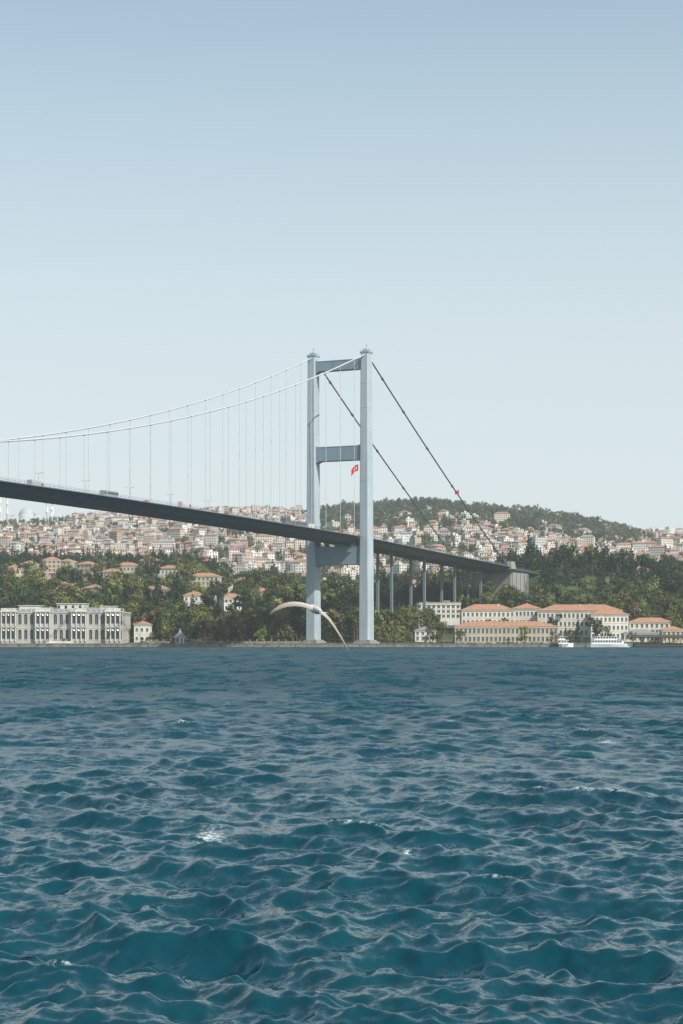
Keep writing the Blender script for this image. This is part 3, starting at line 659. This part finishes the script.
# ------------------------------------------------------------ ferry, pier, boats
def ferry(px,D,L_,nm='ferry_boat'):
    root=new_obj(nm,None,None,(X(px,D),D,0)); q=MB()
    st=[(-L_/2,1.5,.3),(-L_/2+1.5,2.6,-.0),(0,3.0,0),(L_/2-5,2.4,.15),(L_/2,.15,.7)]
    vs=[];fs=[]
    for x,wd,sh in st: vs+=[(x,-wd,1.6+sh),(x,-wd*.7,-.6),(x,wd*.7,-.6),(x,wd,1.6+sh)]
    for i in range(4):
        for k in range(4): fs.append((i*4+k,i*4+(k+1)%4,(i+1)*4+(k+1)%4,(i+1)*4+k))
    fs+=[(0,1,2,3),(19,18,17,16)]; q.add(vs,fs); q.obj('hull',[M_wht],root)
    q=MB(); q.box((-1.5,0,2.75),(L_*.72,4.6,2.1),top=.97); q.box((-2.5,0,4.9),(L_*.5,3.8,1.7),top=.95); q.box((-1.5,0,3.9),(L_*.76,5,.16)); q.box((-2.5,0,5.85),(L_*.54,4.3,.14)); q.tube([(-2,0,5.8),(-2,0,8.6)],.09,5); q.obj('cabin',[M_wht],root)
    q=MB(); 
    for x in np.arange(-L_*.34-1,L_*.33-1.5,1.5): q.box((x,0,2.95),(1.05,4.63,.85))
    for x in np.arange(-L_*.22-2.3,L_*.22-2.3,1.5): q.box((x,0,5.05),(1.05,3.83,.75))
    q.obj('windows',[M_glass],root)
ferry(610,1014,25); ferry(566,1016,8,'motor_yacht')
q=MB(); q.box((0,0,.9),(34,12,1.2)); 
for i in range(9):
    for y in (-5,5): q.tube([(-16+i*4,y,-3),(-16+i*4,y,5)],.18,6)
q.box((0,0,5.1),(35,13,.35)); q.add([(-18,-7,5.3),(18,-7,5.3),(18,7,5.3),(-18,7,5.3),(-16,0,6.8),(16,0,6.8)],[(0,1,5,4),(2,3,4,5),(1,2,5),(3,0,4)])
q.obj('ferry_pier',[M_dark],loc=(X(664,1016),1016,0))
q=MB()
for px in list(range(380,460,16))+list(range(560,690,22)):
    x=X(px,1025.5); q.tube([(x,1025.5,1.5),(x,1025.5,7.5)],.1,5); q.box((x,1025.1,7.5),(.3,1.0,.18))
q.obj('quay_lamp_posts',[M_rail])
# ------------------------------------------------------------ seagull
kk=24/F
gl=new_obj('seagull',None,None,((316-341.5)*kk,24,CZ+(638-610)*kk))
fw=Vector((-.30,.90,.12)).normalized()
def gm():
    m=bpy.data.materials.new('gull_feathers'); m.use_nodes=True; nt=m.node_tree; b=nt.nodes['Principled BSDF']; b.inputs['Roughness'].default_value=.8
    a=nt.nodes.new('ShaderNodeAttribute'); a.attribute_name='tip'; r=nt.nodes.new('ShaderNodeValToRGB'); e=r.color_ramp.elements; e[0].color=(.50,.47,.44,1); e[1].color=(.05,.045,.04,1)
    e[1].position=1; x=e.new(.35); x.color=(.32,.27,.23,1); x=e.new(.75); x.color=(.22,.18,.15,1)
    nt.links.new(a.outputs['Fac'],r.inputs[0]); nt.links.new(r.outputs[0],b.inputs['Base Color']); return m
GM=gm()
def wing(name,pts):
    vs=[];tip=[];n=len(pts); fs=[]; prof=[(-.5,.0),(-.3,.07),(0,.09),(.3,.05),(.5,0),(.25,-.015),(-.2,-.01)]
    for i,(ux,uz,ch,sw) in enumerate(pts):
        c=Vector((ux*kk,0,-uz*kk))-fw*sw
        t=Vector((pts[min(i+1,n-1)][0]-pts[max(0,i-1)][0],0,-(pts[min(i+1,n-1)][1]-pts[max(0,i-1)][1]))).normalized()
        up=t.cross(fw).normalized(); 
        if up.z<0: up=-up
        cd=(fw+up*.42).normalized()
        for a,b_ in prof: vs.append(c+cd*(a*ch)+up*b_*ch*1.2); tip.append(max(0,i/(n-1))**2*.9+(.35 if a<-.2 else 0))
    m=len(prof)
    for i in range(n-1):
        for k in range(m): fs.append((i*m+k,i*m+(k+1)%m,(i+1)*m+(k+1)%m,(i+1)*m+k))
    fs.append(tuple(range(m))); fs.append(tuple((n-1)*m+k for k in range(m)))
    me=bpy.data.meshes.new(name); me.from_pydata(vs,[],fs); me.materials.append(GM); at=me.attributes.new('tip','FLOAT','POINT'); at.data.foreach_set('value',tip); me.polygons.foreach_set('use_smooth',[True]*len(fs)); o=new_obj(name,me,gl)
    o.modifiers.new('s','SUBSURF').render_levels=2
wing('wing_left',[(0,0,.16,0),(-8,-4,.165,-.03),(-19,-6,.155,-.05),(-31,-5,.125,-.02),(-42,-1,.08,.06),(-50,4,.025,.14)])
wing('wing_right',[(0,0,.16,0),(9,4,.165,-.03),(17,13,.155,-.05),(24,25,.125,-.02),(29,36,.08,.06),(33,47,.025,.14)])
rad=[(-.24,.012),(-.18,.028),(-.1,.045),(0,.052),(.1,.046),(.16,.036),(.2,.034),(.235,.03),(.26,.013)]
vs=[];fs=[]; a=fw.orthogonal().normalized(); b_=fw.cross(a)
for d,r_ in rad:
    for j in range(10): t=2*math.pi*j/10; vs.append(fw*d+(a*math.cos(t)+b_*math.sin(t))*r_+Vector((0,0,.02 if d>.14 else 0)))
for i in range(len(rad)-1):
    for j in range(10): fs.append((i*10+j,i*10+(j+1)%10,(i+1)*10+(j+1)%10,(i+1)*10+j))
q=MB(); q.add(vs,fs); q.obj('body_and_head',[mat('gull_white',(.55,.53,.50),.8,noise=.05)],gl,True)
q=MB(); q.tube([fw*.255+Vector((0,0,.02)),fw*.305+Vector((0,0,.008))],.010,6,r2=.003); q.obj('beak',[mat('beak',(.6,.35,.05),.5,noise=.05)],gl)
sd=fw.cross(Vector((0,0,1))).normalized(); q=MB(); q.add([fw*-.2+sd*.02,fw*-.34+sd*.06,fw*-.36,fw*-.34-sd*.06,fw*-.2-sd*.02,fw*-.28+Vector((0,0,.01))],[(0,1,5),(1,2,5),(2,3,5),(3,4,5),(4,0,5)]); q.obj('tail',[mat('gull_tail',(.5,.48,.45),.8,noise=.05)],gl)
q=MB()
for s_ in (-1,1): q.lathe(fw*.225+sd*.028*s_+Vector((0,0,.028)),[(0,-.006),(.006,0),(0,.006)],8)
q.obj('eyes',[M_rub],gl)
# ------------------------------------------------------------ haze
q=MB(); q.box((0,3000,210),(14000,12000,460)); 
m=bpy.data.materials.new('air_haze'); m.use_nodes=True; nt=m.node_tree; nt.nodes.remove(nt.nodes['Principled BSDF'])
SIG=.62e-4
ab=nt.nodes.new('ShaderNodeVolumeAbsorption'); ab.inputs['Color'].default_value=(0,0,0,1); ab.inputs['Density'].default_value=SIG
em=nt.nodes.new('ShaderNodeEmission'); em.inputs[0].default_value=(.68,.77,.81,1); em.inputs[1].default_value=SIG
ad=nt.nodes.new('ShaderNodeAddShader'); nt.links.new(ab.outputs[0],ad.inputs[0]); nt.links.new(em.outputs[0],ad.inputs[1]); nt.links.new(ad.outputs[0],nt.nodes['Material Output'].inputs['Volume'])
q.obj('atmospheric_haze',[m])
# ------------------------------------------------------------ light / world / camera
AZ=136; EL=42
su=bpy.data.lights.new('sun','SUN'); su.energy=5.0; su.angle=R(.5); su.color=(1,.94,.85)
so=new_obj('sun',su); dirv=Vector((math.sin(R(AZ))*math.cos(R(EL)),math.cos(R(AZ))*math.cos(R(EL)),math.sin(R(EL)))); so.rotation_euler=dirv.to_track_quat('Z','Y').to_euler()
w=bpy.data.worlds.new('World'); S.world=w; w.use_nodes=True; nt=w.node_tree; bg=nt.nodes['Background']
sk=nt.nodes.new('ShaderNodeTexSky'); sk.sky_type='NISHITA'; sk.sun_disc=False; sk.sun_elevation=R(EL); sk.sun_rotation=R(AZ); sk.dust_density=1.8; sk.air_density=1.0; sk.ozone_density=1.0
tn=nt.nodes.new('ShaderNodeVectorMath'); tn.operation='MULTIPLY'; tn.inputs[1].default_value=(.94,1.12,1.0); nt.links.new(sk.outputs[0],tn.inputs[0])
tc_=nt.nodes.new('ShaderNodeTexCoord'); sp=nt.nodes.new('ShaderNodeSeparateXYZ'); nt.links.new(tc_.outputs['Generated'],sp.inputs[0])
mr=nt.nodes.new('ShaderNodeMapRange'); mr.inputs[1].default_value=0; mr.inputs[2].default_value=.50; mr.inputs[3].default_value=.85; mr.inputs[4].default_value=.10; mr.interpolation_type='SMOOTHERSTEP'; nt.links.new(sp.outputs[2],mr.inputs[0])
mx=nt.nodes.new('ShaderNodeMix'); mx.data_type='RGBA'; nt.links.new(mr.outputs[0],mx.inputs['Factor']); nt.links.new(tn.outputs[0],mx.inputs['A']); mx.inputs['B'].default_value=(5.35,5.75,5.95,1)
nt.links.new(mx.outputs['Result'],bg.inputs[0]); bg.inputs[1].default_value=.142
cam=bpy.data.cameras.new('camera'); co=new_obj('camera',cam,None,(0,0,CZ),(R(90),0,0)); cam.lens=65; cam.sensor_width=36; cam.shift_y=126/1024; cam.clip_end=30000; cam.clip_start=.3
S.camera=co
S.view_settings.view_transform='Standard'; S.view_settings.look='None'; S.view_settings.exposure=0
